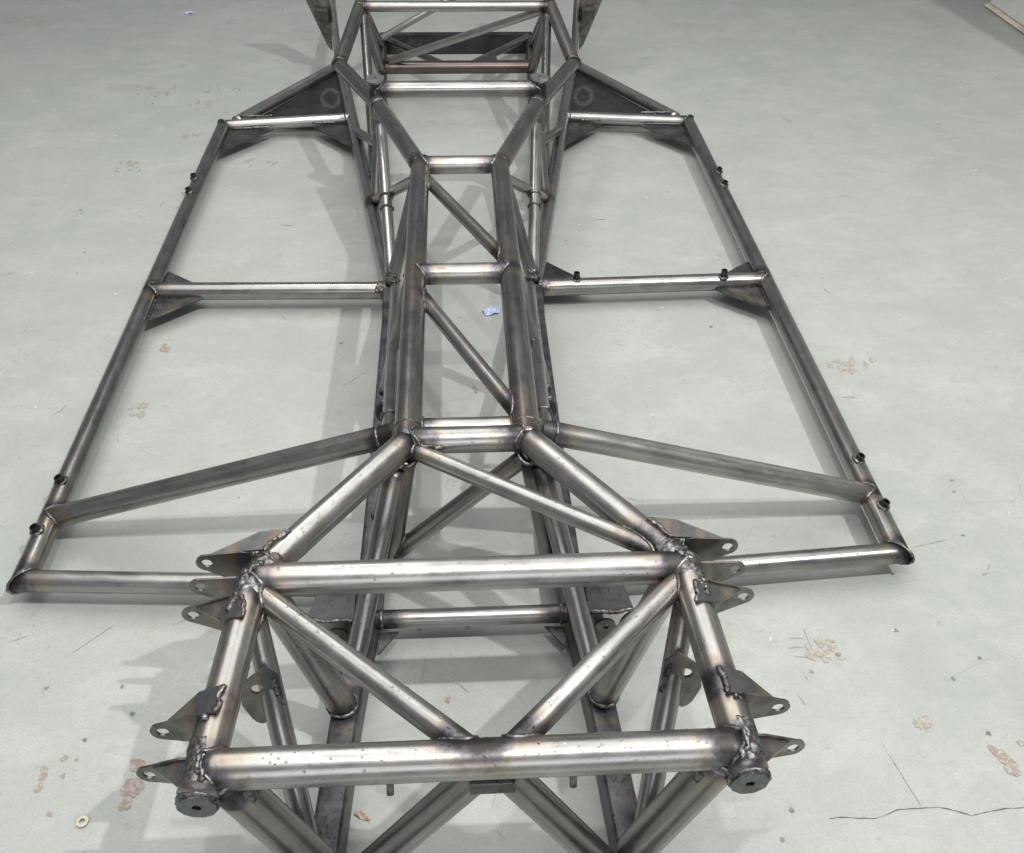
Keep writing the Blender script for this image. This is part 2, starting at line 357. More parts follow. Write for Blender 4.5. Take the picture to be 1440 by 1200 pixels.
# ------------------------------------------------------------------ tubes of the frame
ZT, ZS = .345, .065
S = (-1, 1)
def X(s, p): return (s * p[0], p[1], p[2])
ties = []
side = {}
for s in S:
    g = {}
    cm = (s * .75, 1.112, ZS); nf = np.array([s * .70, -.72, 0.])          # mitre planes of the sill corners
    fi = np.array([s * .167, 1.075, ZS]); ri = np.array([s * .342, 3.065, ZS]); cr_ = np.array([s * .75, 3.014, ZS])
    d1 = np.array([0, 1., 0]); d2 = fi - np.array(cm); d2 /= np.linalg.norm(d2); nm = d1 - d2
    d3 = ri - cr_; d3 /= np.linalg.norm(d3); nm2 = -d1 - d3
    g['sill'] = tube('sill_rail', cm, cr_, .040, 'dark', cut0=(cm, nm), cut1=(cr_, nm2))
    g['fout'] = tube('front_outrigger', cm, fi, .038, 'tube', cut0=(cm, nm))
    g['rout'] = tube('rear_outrigger', cr_, ri, .037, 'tube', cut0=(cr_, nm2))
    g['C'] = tube('upper_side_rail', (s * .303, .557, .333), (s * .284, .862, ZT), .044, 'tube')
    g['E'] = tube('converging_rail', (s * .284, .852, ZT), (s * .092, 1.12, ZT), .042, 'tube')
    g['rail'] = tube('backbone_rail', (s * .092, 1.115, ZT), (s * .092, 2.104, ZT), .043, 'dark')
    g['K'] = tube('splayed_rail', (s * .092, 2.09, ZT), (s * .211, 2.47, ZT + .002), .042, 'dark')
    g['post'] = tube('capped_post', (s * .216, 2.525, .20), (s * .216, 2.525, .386), .041, 'dark')
    g['lowpost'] = tube('upright_tube', (s * .235, 2.455, .075), (s * .217, 2.52, .25), .030, 'dark')
    g['low'] = tube('lower_splayed_rail', (s * .172, 1.99, ZS), (s * .436, 3.62, ZS), .038, 'tube')
    g['slant'] = tube('slanted_outrigger', (s * .75, 1.26, ZS), (s * .106, 1.187, .307), .040, 'tube', w0=g['sill'])
    g['mid'] = tube('middle_outrigger', (s * .75, 2.024, ZS), (s * .178, 2.008, ZS), .0425, 'tube', w0=g['sill'])
    g['rdiag'] = tube('rear_outrigger_diagonal', (s * .715, 3.045, ZS), (s * .424, 3.56, ZS), .037, 'tube', w1=g['low'])
    g['gpost'] = tube('front_upright', (s * .098, 1.105, .325), (s * .140, 1.13, .07), .040, 'dark', w0=g['rail'])
    g['opost'] = tube('outer_upright', (s * .104, 1.175, .335), (s * .160, 1.225, .08), .032, 'dark')
    g['leg'] = tube('forward_leg', (s * .112, 1.085, .318), (s * .183, .895, .082), .032, 'tube', w0=g['E'])
    g['down'] = tube('down_tube', (s * .272, .852, .325), (s * .190, .828, .083), .043, 'tube', w0=g['C'])
    g['sdiag'] = tube('side_brace', (s * .280, .805, .33), (s * .214, .602, .083), .031, 'tube', w0=g['C'])
    g['corner'] = tube('corner_leg', (s * .282, .584, .322), (s * .205, .600, .075), .049, 'dark', w0=g['C'])
    g['hpost'] = tube('side_upright', (s * .098, 2.06, .33), (s * .172, 2.005, .085), .032, 'dark', w0=g['rail'])
    g['ipost'] = tube('side_upright', (s * .100, 1.62, .33), (s * .166, 1.585, .082), .030, 'dark', w0=g['rail'])
    g['sdg'] = tube('side_diagonal', (s * .160, 1.97, .095), (s * .128, 1.21, .285), .026, 'tube')
    g['hbr'] = tube('short_brace', (s * .095, 2.075, .325), (s * .233, 2.445, .085), .027, 'dark', w0=g['rail'])
    g['mdiag'] = tube('side_diagonal', (s * .170, 2.01, .088), (s * .208, 2.50, .275), .029, 'tube')
    g['pbr'] = tube('short_brace', (s * .222, 2.53, .21), (s * .318, 2.93, .075), .028, 'dark', w0=g['post'])
    g['kn1'] = tube('knee_tube', (s * .214, 2.515, .325), (s * .349, 2.893, .30), .040, 'dark', cut1=((s * .349, 2.893, .30), (0, 1., 0.15)))
    g['kn2'] = tube('knee_tube', (s * .349, 2.893, .30), (s * .298, 3.14, .388), .040, 'dark', cut0=((s * .349, 2.893, .30), (0, 1., 0.15)))
    g['rlow'] = tube('inner_lower_rail', (s * .222, 2.52, .07), (s * .285, 3.81, .07), .036, 'dark')
    g['ru1'] = tube('rear_upright', (s * .262, 3.34, .13), (s * .292, 3.16, .375), .034, 'dark')
    g['ru2'] = tube('rear_upright', (s * .285, 3.70, .09), (s * .296, 3.20, .38), .028, 'dark')
    g['ru3'] = tube('rear_upright', (s * .245, 2.62, .09), (s * .285, 3.12, .37), .028, 'dark')
    g['rrail'] = tube('rear_top_rail', (s * .298, 3.13, .388), (s * .30, 3.85, .40), .036, 'dark')
    g['rthin'] = tube('rear_stay', (s * .435, 3.60, .07), (s * .437, 3.60, .42), .026, 'tube', w0=g['low'])
    side[s] = g
Lg, Rg = side[-1], side[1]
def cross(name, y, x, z, D=.042, mat='tube', a='rail', yl=None):
    return tube(name, (-x, y, z), (x, y, z), D, mat, w0=Lg[a], w1=Rg[a])
tA = cross('front_crossbar', .584, .297, .337, .0455, a='C')
tB = cross('second_crossbar', .85, .285, ZT, .0445, a='C')
tG = cross('backbone_crossbar', 1.122, .092, ZT, .042)
tG2 = cross('backbone_crossbar', 1.168, .092, .330, .034)
tI = cross('backbone_crossbar', 1.613, .092, ZT, .042)
tH = cross('backbone_crossbar', 2.098, .092, ZT, .042)
tP = cross('post_crossbar', 2.525, .214, .362, .043, a='post')
tQ = tube('rear_lower_crossbar', (-.265, 3.36, .125), (.265, 3.36, .125), .044, 'rust')
tT = tube('rear_top_crossbar', (-.298, 3.143, .390), (.298, 3.143, .390), .031, 'tube', w0=Lg['kn2'], w1=Rg['kn2'])
tD = [tube('upper_diagonal', (s * .278, .832, ZT - .003), (.017 + s * .014, .585, .339), .031, 'tube', w0=side[s]['C'], w1=tA) for s in S]
tF = tube('upper_diagonal', (-.086, 1.108, ZT - .006), (.270, .868, ZT), .027, 'tube', w0=Lg['E'], w1=Rg['E'])
tJ = [tube('backbone_diagonal', (-.088, 2.055, ZT - .002), (.090, 1.655, ZT - .002), .027, 'dark', w0=Lg['rail'], w1=Rg['rail']),
      tube('backbone_diagonal', (-.088, 1.56, ZT - .002), (.088, 1.17, ZT - .002), .027, 'dark', w0=Lg['rail'], w1=Rg['rail'])]
tX = tube('upright_diagonal', (.088, 1.108, .318), (-.140, 1.125, .080), .029, 'tube', w0=tG, w1=Lg['gpost'])
tL = tube('lower_crossbar', (-.168, 1.004, ZS), (.168, 1.004, ZS), .031, 'tube')
tV = [tube('front_brace', (.018 + s * .012, .586, .312), (s * .172 + .004, .585, .05), .040, 'dark') for s in S]
tR1 = tube('rear_diagonal', (-.255, 3.36, .14), (.275, 3.15, .375), .025, 'tube', w0=tQ)
tR2 = tube('rear_diagonal', (-.285, 3.72, .105), (.285, 3.74, .40), .025, 'tube')
tR3 = [tube('rear_floor_brace', (s * .275, 3.79, .085), (s * .03, 3.40, .11), .026, 'dark') for s in S]

# weld positions -> heat tint centres
WELDS = []
for t in TUBES:
    for e, k in ((0, 'w0'), (1, 'w1')):
        if t[k] is not None:
            lp = weld_loop(t, e, t[k]); WELDS.append((t, e, lp)); JOINTS.append((lp.mean(0), t['r'] * .95))
for s in S:
    for p in ((.75, 1.112, ZS), (.75, 3.014, ZS), (.092, 1.12, ZT), (.285, .855, ZT), (.19, .828, .085), (.172, 1.99, .075), (.216, 2.5, .35), (.235, 2.45, .075), (.092, 2.095, ZT), (.135, 1.19, .295), (.15, 1.004, .07), (.349, 2.893, .30), (.30, .57, .33), (.296, .66, .34)):
        JOINTS.append((np.array((s * p[0], p[1], p[2])), .022))
JOINTS.append((np.array((.017, .60, .345)), .02)); JOINTS.append((np.array((.235, .88, ZT)), .02))
for t in TUBES: build_tube(t)
for i, (t, e, lp) in enumerate(WELDS): bead('weld_bead', lp, .0033 if t['r'] > .017 else .0027, t['obj'], True, 'weld', i)

def ring_bead(t, p, r, rad=.0038, seed=0, tilt=None):
    """weld collar round tube t at chassis point p"""
    u, v, d = basis(t['b'] - t['a'] if tilt is None else np.array(tilt, float)); p = np.array(p, float)
    bead('weld_bead', [p + r * (math.cos(a) * u + math.sin(a) * v) for a in np.linspace(0, 2 * np.pi, 48, endpoint=False)], rad, t['obj'], True, 'weld', seed)
for i, s in enumerate(S):
    g = side[s]
    # mitre seams at the sill corners, the backbone shoulders and the post ends
    for key, cut, r in (('sill', 'cut0', .0202), ('sill', 'cut1', .0202), ('kn2', 'cut0', .0202)):
        t = g[key]; q, nn = np.array(t[cut][0]), np.array(t[cut][1], float); u, v, d = basis(t['b'] - t['a'])
        pts = []
        for a in np.linspace(0, 2 * np.pi, 52, endpoint=False):
            b0 = q + r * (math.cos(a) * u + math.sin(a) * v); pts.append(b0 + d * (((q - b0) @ nn) / (d @ nn)))
        bead('weld_bead', pts, .0026, t['obj'], True, 'weld', 40 + i)
    ring_bead(g['rail'], (s * .092, 1.148, ZT), .0210, .0018, 62 + i)
    ring_bead(g['K'], (s * .203, 2.445, ZT + .002), .0205, .0028, 64 + i)
    ring_bead(g['E'], (s * .268, .876, ZT), .0205, .0032, 66 + i)
    ring_bead(g['slant'], (s * .140, 1.1912, .2942), .0198, .0028, 68 + i)
    ring_bead(g['mid'], (s * .196, 2.0085, ZS), .0208, .0024, 70 + i)
    ring_bead(g['rout'], (s * .368, 3.062, ZS), .0182, .0024, 71 + i)
    ring_bead(g['down'], (s * .193, .829, .092), .0215, .0032, 72 + i, (0, 0, 1))
    ring_bead(g['mdiag'], (s * .1895, 2.262, .184), .0155, .003, 74 + i); ring_bead(g['mdiag'], (s * .187, 2.225, .170), .0155, .003, 76 + i)
    ring_bead(g['hpost'], (s * .168, 2.008, .097), .0155, .0034, 78 + i); ring_bead(g['ipost'], (s * .163, 1.587, .092), .0148, .003, 80 + i)
    ring_bead(g['sdg'], (s * .1305, 1.27, .270), .014, .0028, 84 + i)
    ring_bead(tL, (s * .146, 1.004, ZS), .0152, .003, 82 + i)

# heavy weld build-up on the front suspension nodes
def blob_line(a, b, rad, seed, parent, wob=.003):
    rad *= .72
    rg = np.random.default_rng(seed); n = 26; a, b = np.array(a, float), np.array(b, float)
    off = np.interp(np.arange(n), np.linspace(0, n - 1, 7), rg.uniform(-1, 1, 7))[:, None] * np.array(basis(b - a)[0]) * wob
    bead('weld_bead', a + (b - a) * np.linspace(0, 1, n)[:, None] + off, rad, parent, False, 'weld', seed)

def build_up(t, f0, f1, th0, th1, amp, seed, mat='weld'):
    """lumpy run of weld metal over part of a tube's surface (axial fractions f0..f1, angles about the upward direction)"""
    rg = np.random.default_rng(seed); u, v, d = basis(t['b'] - t['a']); L = np.linalg.norm(t['b'] - t['a'])
    up = np.array((0, 0, 1.)); up -= (up @ d) * d; up /= np.linalg.norm(up); sd = np.cross(d, up)
    m = max(6, int(abs(f1 - f0) * L / .0016)); n = max(8, int(abs(th1 - th0) * t['r'] / .0016)); H = np.zeros((m + 1, n + 1))
    for k in range(int(m * n / 9)):
        ci, cj, sg = rg.uniform(0, m), rg.uniform(0, n), rg.uniform(1.2, 2.8)
        ii, jj = np.mgrid[0:m + 1, 0:n + 1]; H = np.maximum(H, np.exp(-(((ii - ci) ** 2 + (jj - cj) ** 2) / (2 * sg * sg))) * rg.uniform(.5, 1))
    ei = np.minimum(np.arange(m + 1), np.arange(m + 1)[::-1]) / 3.; ej = np.minimum(np.arange(n + 1), np.arange(n + 1)[::-1]) / 3.
    H = H * np.clip(ei, 0, 1)[:, None] * np.clip(ej, 0, 1)[None]; V = []
    wob = np.interp(np.arange(n + 1), np.linspace(0, n, 6), rg.uniform(-.004, .004, 6))
    for i in range(m + 1):
        for j in range(n + 1):
            a = th0 + (th1 - th0) * j / n; p = t['a'] + d * (L * (f0 + (f1 - f0) * i / m) + wob[j])
            V.append(p + (t['r'] - .0006 + amp * H[i, j]) * (math.cos(a) * up + math.sin(a) * sd))
    F = [(i * (n + 1) + j, (i + 1) * (n + 1) + j, (i + 1) * (n + 1) + j + 1, i * (n + 1) + j + 1) for i in range(m) for j in range(n)]
    o = mesh_obj('weld_build_up', V, F, M[mat]); o.parent = t['obj']; o.matrix_parent_inverse = MWS[t['obj'].name].inverted()
for i, s in enumerate(S):
    g = side[s]; q = -1 if s > 0 else 1       # outer side of the rail
    build_up(g['C'], .86, .99, -1.3, 1.3, .0023, 300 + i); build_up(g['E'], .02, .12, -1.2, 1.3, .0023, 302 + i)
    build_up(g['C'], .76, .86, q * -1.5, q * -.1, .0027, 304 + i); build_up(g['C'], .26, .38, q * -1.5, q * -.35, .0023, 306 + i)
    build_up(g['C'], .02, .20, q * -1.6, q * .2, .0024, 308 + i); build_up(g['corner'], .06, .18, -1.0, 1.0, .003, 310 + i)
    build_up(g['mid'], .94, 1.0, -1.4, 1.4, .004, 312 + i); build_up(g['hpost'], .86, .97, -1.6, 1.6, .004, 314 + i)
# ------------------------------------------------------------------ box rails, plates, brackets
for i, s in enumerate(S):
    g = side[s]
    o = box_tube('box_rail', [(s * .218, .30), (s * .201, .62), (s * .190, .83), (s * .169, 1.06), (s * .167, 1.30), (s * .168, 1.86), (s * .174, 2.03)], .040, .0165, .083)
    # flat pad on the outer upright
    uu = np.array((1., 0, 0)); vv = np.array((-s * .12, -.30, .95)); cc = np.array((s * .1505, 1.348, .225))
    plate('upright_pad', [cc + .0125 * math.cos(a) * uu + .029 * math.sin(a) * vv for a in np.linspace(0, 2 * np.pi, 16, endpoint=False)], np.cross(uu, vv), .012, None, 'gus')
    bead('weld_bead', [cc + .0118 * math.cos(a) * uu + .028 * math.sin(a) * vv for a in np.linspace(0, 2 * np.pi, 40, endpoint=False)], .003, g['sdg']['obj'], True, 'weld', 86 + i)
    # end cap of the upper side rail: bored octagonal disc
    c = np.array((s * .3055, .554, .316)); u = np.array((1., 0, 0)); nn = np.array((s * .04, -1., -.03)); nn /= np.linalg.norm(nn); v = np.cross(nn, u)
    plate('end_cap', [c + .0225 * (math.cos(a) * u + math.sin(a) * v) for a in np.linspace(.2, 2 * np.pi + .2, 12 if s < 0 else 9, endpoint=False)], nn, .005, (c, .0052), 'cap')
    pl = [c - nn * .004 + .0215 * (math.cos(a) * u + math.sin(a) * v) for a in np.linspace(0, 2 * np.pi, 48, endpoint=False)]
    bead('weld_bead', pl, .0036, g['C']['obj'], True, 'weld', 90 + i)
    # post top disc
    c = np.array((s * .216, 2.525, .391)); plate('post_cap', [c + .0235 * np.array((math.cos(a), math.sin(a), 0)) for a in np.linspace(0, 2 * np.pi, 28, endpoint=False)], (0, 0, 1), .007, (c, .0045), 'bright')
    bead('weld_bead', [c + np.array((.0205 * math.cos(a), .0205 * math.sin(a), -.007)) for a in np.linspace(0, 2 * np.pi, 44, endpoint=False)], .0026, g['post']['obj'], True, 'weld', 94 + i)
    # upper wishbone ears
    def ear(hole, root_x, root_top, root_bot, flange, tilt=0, r=.0145, hr=.0072, k=0, seed=0):
        hx, hy, hz = hole; e = empty_part('wishbone_bracket')
        arc = [(hx + r * math.cos(a), hz + r * math.sin(a)) for a in np.linspace(math.pi / 2 - .15, -math.pi / 2 + .25, 12)]
        out = arc + [(root_x, root_bot), (root_x, root_top)]
        P = [(s * x, hy + tilt * (x - root_x), z) for x, z in out]
        W = ((s * root_x, hy, root_bot), (s * root_x, hy, root_top))
        ob = plate('wishbone_bracket', P, (-s * tilt, 1, 0), .0030, ((s * hx, hy + tilt * (hx - root_x), hz), hr), 'plate', None, W)
        if flange:
            tx = hx - .004; kx = .030 if abs(hy - .884) < .01 else .004
            x0 = root_x - .016; zt_, zr_ = hz + r - .001, root_top
            def fp(x, y): return (s * x, y, zr_ + (zt_ - zr_) * (x - x0) / (tx - x0))     # one folded plane, falling from the rail to the tip
            top = [fp(tx, hy + tilt * (tx - root_x)), fp(x0, hy), fp(x0 - kx, hy + flange), fp(root_x + .012 - kx * .6, hy + flange * .92)]
            plate('flange', top, (0, 0, 1), .004, None, 'plate', ob, ((s * root_x, hy, root_top), (s * root_x, hy + flange, root_top)))
            blob_line((s * (root_x - .016), hy, root_top + .001), (s * (root_x - .016 - kx), hy + flange, root_top + .001), .0050, seed, ob)
        blob_line((s * (root_x + .001), hy - .003, root_bot), (s * (root_x - .006), hy - .003, root_top), .0048, seed + 1, ob)
    def empty_part(n): return None
    ear((.351, .884, .345), .290, .366, .288, .036, 0, seed=100 + i * 20)
    ear((.357, .856, .330), .300, .346, .284, 0, 0, seed=104 + i * 20)
    ear((.357, .808, .330), .304, .366, .286, -.036, .02, seed=108 + i * 20)
    ear((.358, .640, .330), .309, .363, .303, .036, 0, seed=112 + i * 20)
    ear((.3675, .592, .312), .314, .354, .294, -.032, .10, seed=116 + i * 20)
    # heavy bead between crossbars and side rails
    blob_line((s * .272, .862, .366), (s * .292, .845, .364), .005, 150 + i, g['C']['obj']); blob_line((s * .30, .815, .362), (s * .302, .785, .362), .006, 152 + i, g['C']['obj'])
    blob_line((s * .262, .905, .356), (s * .290, .868, .358), .005, 154 + i, g['E']['obj'])
    # damper plates on the side braces
    DP = [(.246, .742, .288), (.262, .742, .305), (.290, .735, .285), (.296, .728, .250), (.284, .722, .218), (.272, .722, .210), (.244, .728, .238)]
    plate('damper_plate', [(s * x, y, z) for x, y, z in DP], (s * .05, .96, -.27), .0045, ((s * .274, .7345, .272), .008), 'plate', None, ((s * .25, .74, .29), (s * .245, .728, .238)))
    blob_line((s * .254, .738, .285), (s * .244, .724, .24), .005, 160 + i, g['sdiag']['obj'])
    # lower wishbone bracket box
    lb = plate('lower_bracket', [(s * .188, .985, .089), (s * .262, .985, .089), (s * .245, 1.085, .089), (s * .188, 1.10, .089)], (0, 0, 1), .005, None, 'sheet')
    for hx, hy, tl in ((.216, .978, 0), (.258, .990, .5)):
        arc = [(s * (hx + .017 * math.cos(a)), hy + tl * (.017 * math.cos(a)), .062 + .017 * math.sin(a)) for a in np.linspace(0, 2 * np.pi, 20, endpoint=False)]
        arc = [p if p[2] > .062 else (p[0], p[1], .062 - (.062 - p[2]) * 2.2) for p in arc]
        plate('ear', arc, (-s * tl, 1, 0), .005, ((s * hx, hy, .062), .006), 'plate', lb, ((s * hx, hy, .09), (s * hx, hy, .095)))
    blob_line((s * .190, .984, .092), (s * .262, .984, .092), .0045, 164 + i, lb)
    # small corner plates on the lower crossbar
    plate('corner_gusset', [(s * .150, .988, .05), (s * .118, .990, .05), (s * .150, .945, .05)], (0, 0, 1), .004, None, 'gus')
    # middle outrigger gussets
    plate('gusset_plate', [(s * .738, 2.008, .058), (s * .615, 2.006, .058), (s * .640, 1.975, .058), (s * .734, 1.900, .058)] if s > 0 else [(s * .738, 2.008, .058), (s * .613, 2.008, .058), (s * .732, 1.905, .058)], (0, 0, 1), .005, None, 'gus', None, ((s * .62, 2.01, .06), (s * .735, 1.885, .06)))
    blob_line((s * .625, 2.004, .066), (s * .722, 2.005, .066), .0038, 170 + i, g['mid']['obj'], .001); blob_line((s * .730, 1.985, .064), (s * .731, 1.912, .062), .0036, 172 + i, g['sill']['obj'], .001)
    plate('gusset_plate', [(s * .738, 2.038, .058), (s * .622, 2.040, .058), (s * .735, 2.128, .058)], (0, 0, 1), .005, None, 'gus')
    if s > 0: plate('gusset_plate', [(.192, 2.03, .06), (.195, 2.158, .06), (.310, 2.035, .06)], (0, 0, 1), .005, None, 'sheet')
    # rear outrigger gussets and the dark web plate
    plate('gusset_plate', [(s * .738, 3.000, .056), (s * .590, 3.005, .056), (s * .735, 2.835, .056)], (0, 0, 1), .005, None, 'gus'); blob_line((s * .605, 3.000, .066), (s * .722, 2.990, .066), .0045, 174 + i, g['rout']['obj'], .001)
    plate('gusset_plate', [(s * .470, 3.02, .056), (s * .335, 3.03, .056), (s * .302, 2.825, .056)], (0, 0, 1), .005, None, 'gus'); blob_line((s * .395, 3.032, .067), (s * .470, 3.026, .067), .0045, 176 + i, g['rout']['obj'], .001)
    blob_line((s * .60, 3.052, .083), (s * .70, 3.046, .083), .005, 178 + i, g['rout']['obj'], .003)
    pl = plate('web_plate', [(s * .675, 3.075, .052), (s * .355, 3.085, .052), (s * .418, 3.54, .052)], (0, 0, 1), .004, None, 'sheet')
    if True:
        mk = [np.array((s * (.435 + .036 * math.cos(a) + .01 * math.sin(a)), 3.27 + .095 * math.sin(a), .0545)) for a in np.linspace(0, 2 * np.pi, 30, endpoint=False)]
        inn = [np.array((s * .435, 3.27, .0545)) + (p - np.array((s * .435, 3.27, .0545))) * (.55 + .12 * random.random()) for p in mk]
        n = 30; o = mesh_obj('chalk_mark', mk + inn, [(q, (q + 1) % n, n + (q + 1) % n, n + q) for q in range(n)], M['chalk'], pl)
    # threaded bosses
    for j, (bx, by) in enumerate(((.746, 1.339), (.749, 1.213), (.752, 2.603), (.749, 2.516))):
        bo = boss_pts = None
        lean = np.array((s * .25, -.12, 1.)); lean /= np.linalg.norm(lean); u, v, d = basis(lean); base = np.array((s * bx, by, ZS)) + lean * .016
        n = 20; hgt = .016; Vv = []; ro, ri_ = .0078, .0052
        for rr, zz in ((ro, 0), (ro, hgt), (ri_, hgt), (ri_, hgt - .012)):
            Vv += [base + rr * (math.cos(2 * np.pi * q / n) * u + math.sin(2 * np.pi * q / n) * v) + lean * zz for q in range(n)]
        F = [(k * n + q, k * n + (q + 1) % n, (k + 1) * n + (q + 1) % n, (k + 1) * n + q) for k in range(3) for q in range(n)] + [tuple(3 * n + q for q in range(n))]
        bo = mesh_obj('threaded_boss', Vv, F, M['boss'], chassis, False)
        bead('weld_bead', [base + lean * .0045 + .0098 * (math.cos(a) * u + math.sin(a) * v) for a in np.linspace(0, 2 * np.pi, 30, endpoint=False)], .0036, bo, True, 'weld', 200 + i * 4 + j)
    # rear suspension plate beside the top of the frame
    plate('rear_suspension_plate', [(s * .452, 3.60, .10), (s * .468, 3.60, .12), (s * .585, 3.62, .42), (s * .44, 3.62, .42)], (0, 1, 0), .005, None, 'plate', None, ((s * .44, 3.6, .2), (s * .44, 3.6, .4)))
    plate('bump_tab', [(s * .452, 3.585, .20), (s * .495, 3.585, .22), (s * .50, 3.585, .255), (s * .452, 3.585, .25)], (0, 1, 0), .03, None, 'gus')
for bx in (.277, .640):
    for k in (0,):
        base = np.array((bx, 2.013, ZS + .016)); n = 20; Vv = []
        for rr, zz in ((.0075, 0), (.0075, .022), (.0048, .022), (.0048, .008)):
            Vv += [base + np.array((rr * math.cos(2 * np.pi * q / n), rr * math.sin(2 * np.pi * q / n), zz)) for q in range(n)]
        F = [(k2 * n + q, k2 * n + (q + 1) % n, (k2 + 1) * n + (q + 1) % n, (k2 + 1) * n + q) for k2 in range(3) for q in range(n)] + [tuple(3 * n + q for q in range(n))]
        bo = mesh_obj('threaded_boss', Vv, F, M['boss'], chassis, False)
        bead('weld_bead', [base + np.array((.0098 * math.cos(a), .0098 * math.sin(a), .003)) for a in np.linspace(0, 2 * np.pi, 30, endpoint=False)], .0034, bo, True, 'weld', 220)
# saddle plate where the front braces meet, hanging studs, rear box beam
plate('saddle_plate', [(-.008, .566, .318), (.043, .566, .318), (.043, .566, .298), (-.008, .566, .298)], (0, 1, .35), .005, None, 'gus')
for sx in (-.098, .110):
    tb = tube('hanging_stud', (sx, .592, .325), (sx, .572, .291), .0085, 'dark', ends=True); build_tube(tb)
    plate('stud_nut', [(sx + .008 * math.cos(a), .60 + .008 * math.sin(a), .312) for a in np.linspace(0, 2 * np.pi, 6, endpoint=False)], (0, 0, 1), .008, None, 'dark')
rb = block('rear_box_beam', -.30, .30, 3.81, 3.86, .016, .086, M['sheet'], chassis, .005)
plate('brace_plate', [(.075, 3.38, .13), (.145, 3.38, .13), (.140, 3.44, .13), (.115, 3.44, .13)], (0, -.3, 1), .005, None, 'gus')
blob_line((-.040, .602, .343), (.075, .601, .343), .006, 240, tA['obj'])
blob_line((-.072, 1.103, .351), (-.036, 1.100, .347), .006, 242, tG['obj']); blob_line((.205, .918, .349), (.250, .886, .351), .006, 243, tF['obj'])

# water droplets on the upper side of the front tubes
ico = []
bm = bmesh.new(); bmesh.ops.create_icosphere(bm, subdivisions=1, radius=1); IV = np.array([v.co[:] for v in bm.verts]); IF = [tuple(v.index for v in f.verts) for f in bm.faces]; bm.free()
DV, DF = [], []
for t, cnt in ((tA, 150), (tB, 90), (Lg['C'], 45), (Rg['C'], 60), (Lg['E'], 60), (Rg['E'], 80), (tD[0], 70), (tD[1], 70), (tF, 60), (Rg['slant'], 110), (Rg['fout'], 50), (tG, 20), (Lg['slant'], 25), (tL, 20), (Lg['leg'], 14), (Rg['leg'], 14)):
    u, v, d = basis(t['b'] - t['a'])
    for k in range(int(cnt * 1.5)):
        an = rng.normal(0, .75); ax = rng.uniform(.05, .95); up = np.array((0, -.3, 1.)); up -= (up @ d) * d; up /= np.linalg.norm(up); sd = np.cross(d, up)
        nn = math.cos(an) * up + math.sin(an) * sd; p = t['a'] + (t['b'] - t['a']) * ax + nn * t['r']; rr = .0006 + .0014 * rng.random() ** 2.5
        e1, e2, _ = basis(nn); off = len(DV)
        for q in IV: DV.append(p + rr * (q[0] * e1 * 1.1 + q[1] * e2 + q[2] * nn * .6))
        DF += [tuple(off + i for i in f) for f in IF]
dr = mesh_obj('water_droplets', DV, DF, M['water'], chassis); dr['kind'] = 'stuff'

# ------------------------------------------------------------------ marks on the floor
def patch(name, x, y, a, b, mat, rot=0, z=.0008, n=16, jag=.35, parent=fl):
    n = 36; th = np.linspace(0, 2 * np.pi, n, endpoint=False); rr = 1 + jag * sum(rng.uniform(-1, 1) * np.sin(q * th + rng.uniform(0, 6)) / q ** .5 for q in range(2, 9)) * .55; rr = np.maximum(rr, .25); patch.z += 2e-5; z += patch.z; V = [(x, y, z)]
    for k in range(n):
        an = 2 * math.pi * k / n; px, py = a * rr[k] * math.cos(an), b * rr[k] * math.sin(an)
        V.append((x + px * math.cos(rot) - py * math.sin(rot), y + px * math.sin(rot) + py * math.cos(rot), z))
    return mesh_obj(name, V, [(0, 1 + k, 1 + (k + 1) % n) for k in range(n)], M[mat], parent, False)
patch.z = 0
chips = [(-.5, .797, .0105, .0155), (-.501, .763, .0135, .018), (-.505, .737, .010, .009), (-.638, .798, .006, .006), (-.636, .786, .0065, .0055), (-.637, .769, .006, .0075), (-.614, .816, .0065, .0045), (-.595, .812, .003, .002), (-.608, .727, .004, .0035), (-.608, .788, .0055, .0035), (.796, .756, .0155, .0105), (.804, .737, .011, .018), (.837, .774, .0055, .0045), (-.04, .892, .006, .008), (.021, 1.693, .005, .0155), (-.699, 1.877, .0115, .0175)]
for x, y, a, b in chips: patch('bare_patch', x, y, a, b, 'brown', rng.uniform(0, 3), .0008, 22, .45)
V_, F_ = [], []
def jpatch(x, y, a, b, rot, z, n=9, jag=.5):
    rr = 1 + rng.uniform(-jag, jag, n); o = len(V_); z += o * 1e-7
    V_.append((x, y, z))
    for k in range(n):
        an = 2 * math.pi * k / n; px, py = a * rr[k] * math.cos(an), b * rr[k] * math.sin(an)
        V_.append((x + px * math.cos(rot) - py * math.sin(rot), y + px * math.sin(rot) + py * math.cos(rot), z))
    F_.extend((o, o + 1 + k, o + 1 + (k + 1) % n) for k in range(n))
for x0, x1, y0, y1, n in ((-1.17, -1.02, 3.43, 3.54, 12), (-.945, -.735, 3.43, 3.55, 13), (-.96, -.86, 3.33, 3.40, 6), (.84, .965, 1.724, 1.772, 16), (-1.065, -.972, 2.83, 2.90, 10), (-.72, -.686, 1.63, 1.667, 8), (-.825, -.796, 1.618, 1.635, 5), (-.905, -.852, 3.09, 3.11, 6), (-.69, -.565, 2.83, 2.912, 8), (.56, .615, .94, .985, 10), (.689, .71, .813, .825, 5)):
    for k in range(n): jpatch(rng.uniform(x0, x1), rng.uniform(y0, y1), rng.uniform(.003, .009), rng.uniform(.003, .014), 0, .0009)
o = mesh_obj('ochre_stains', V_, F_, M['stain'], fl, False); o['kind'] = 'stuff'
V_, F_ = [], []
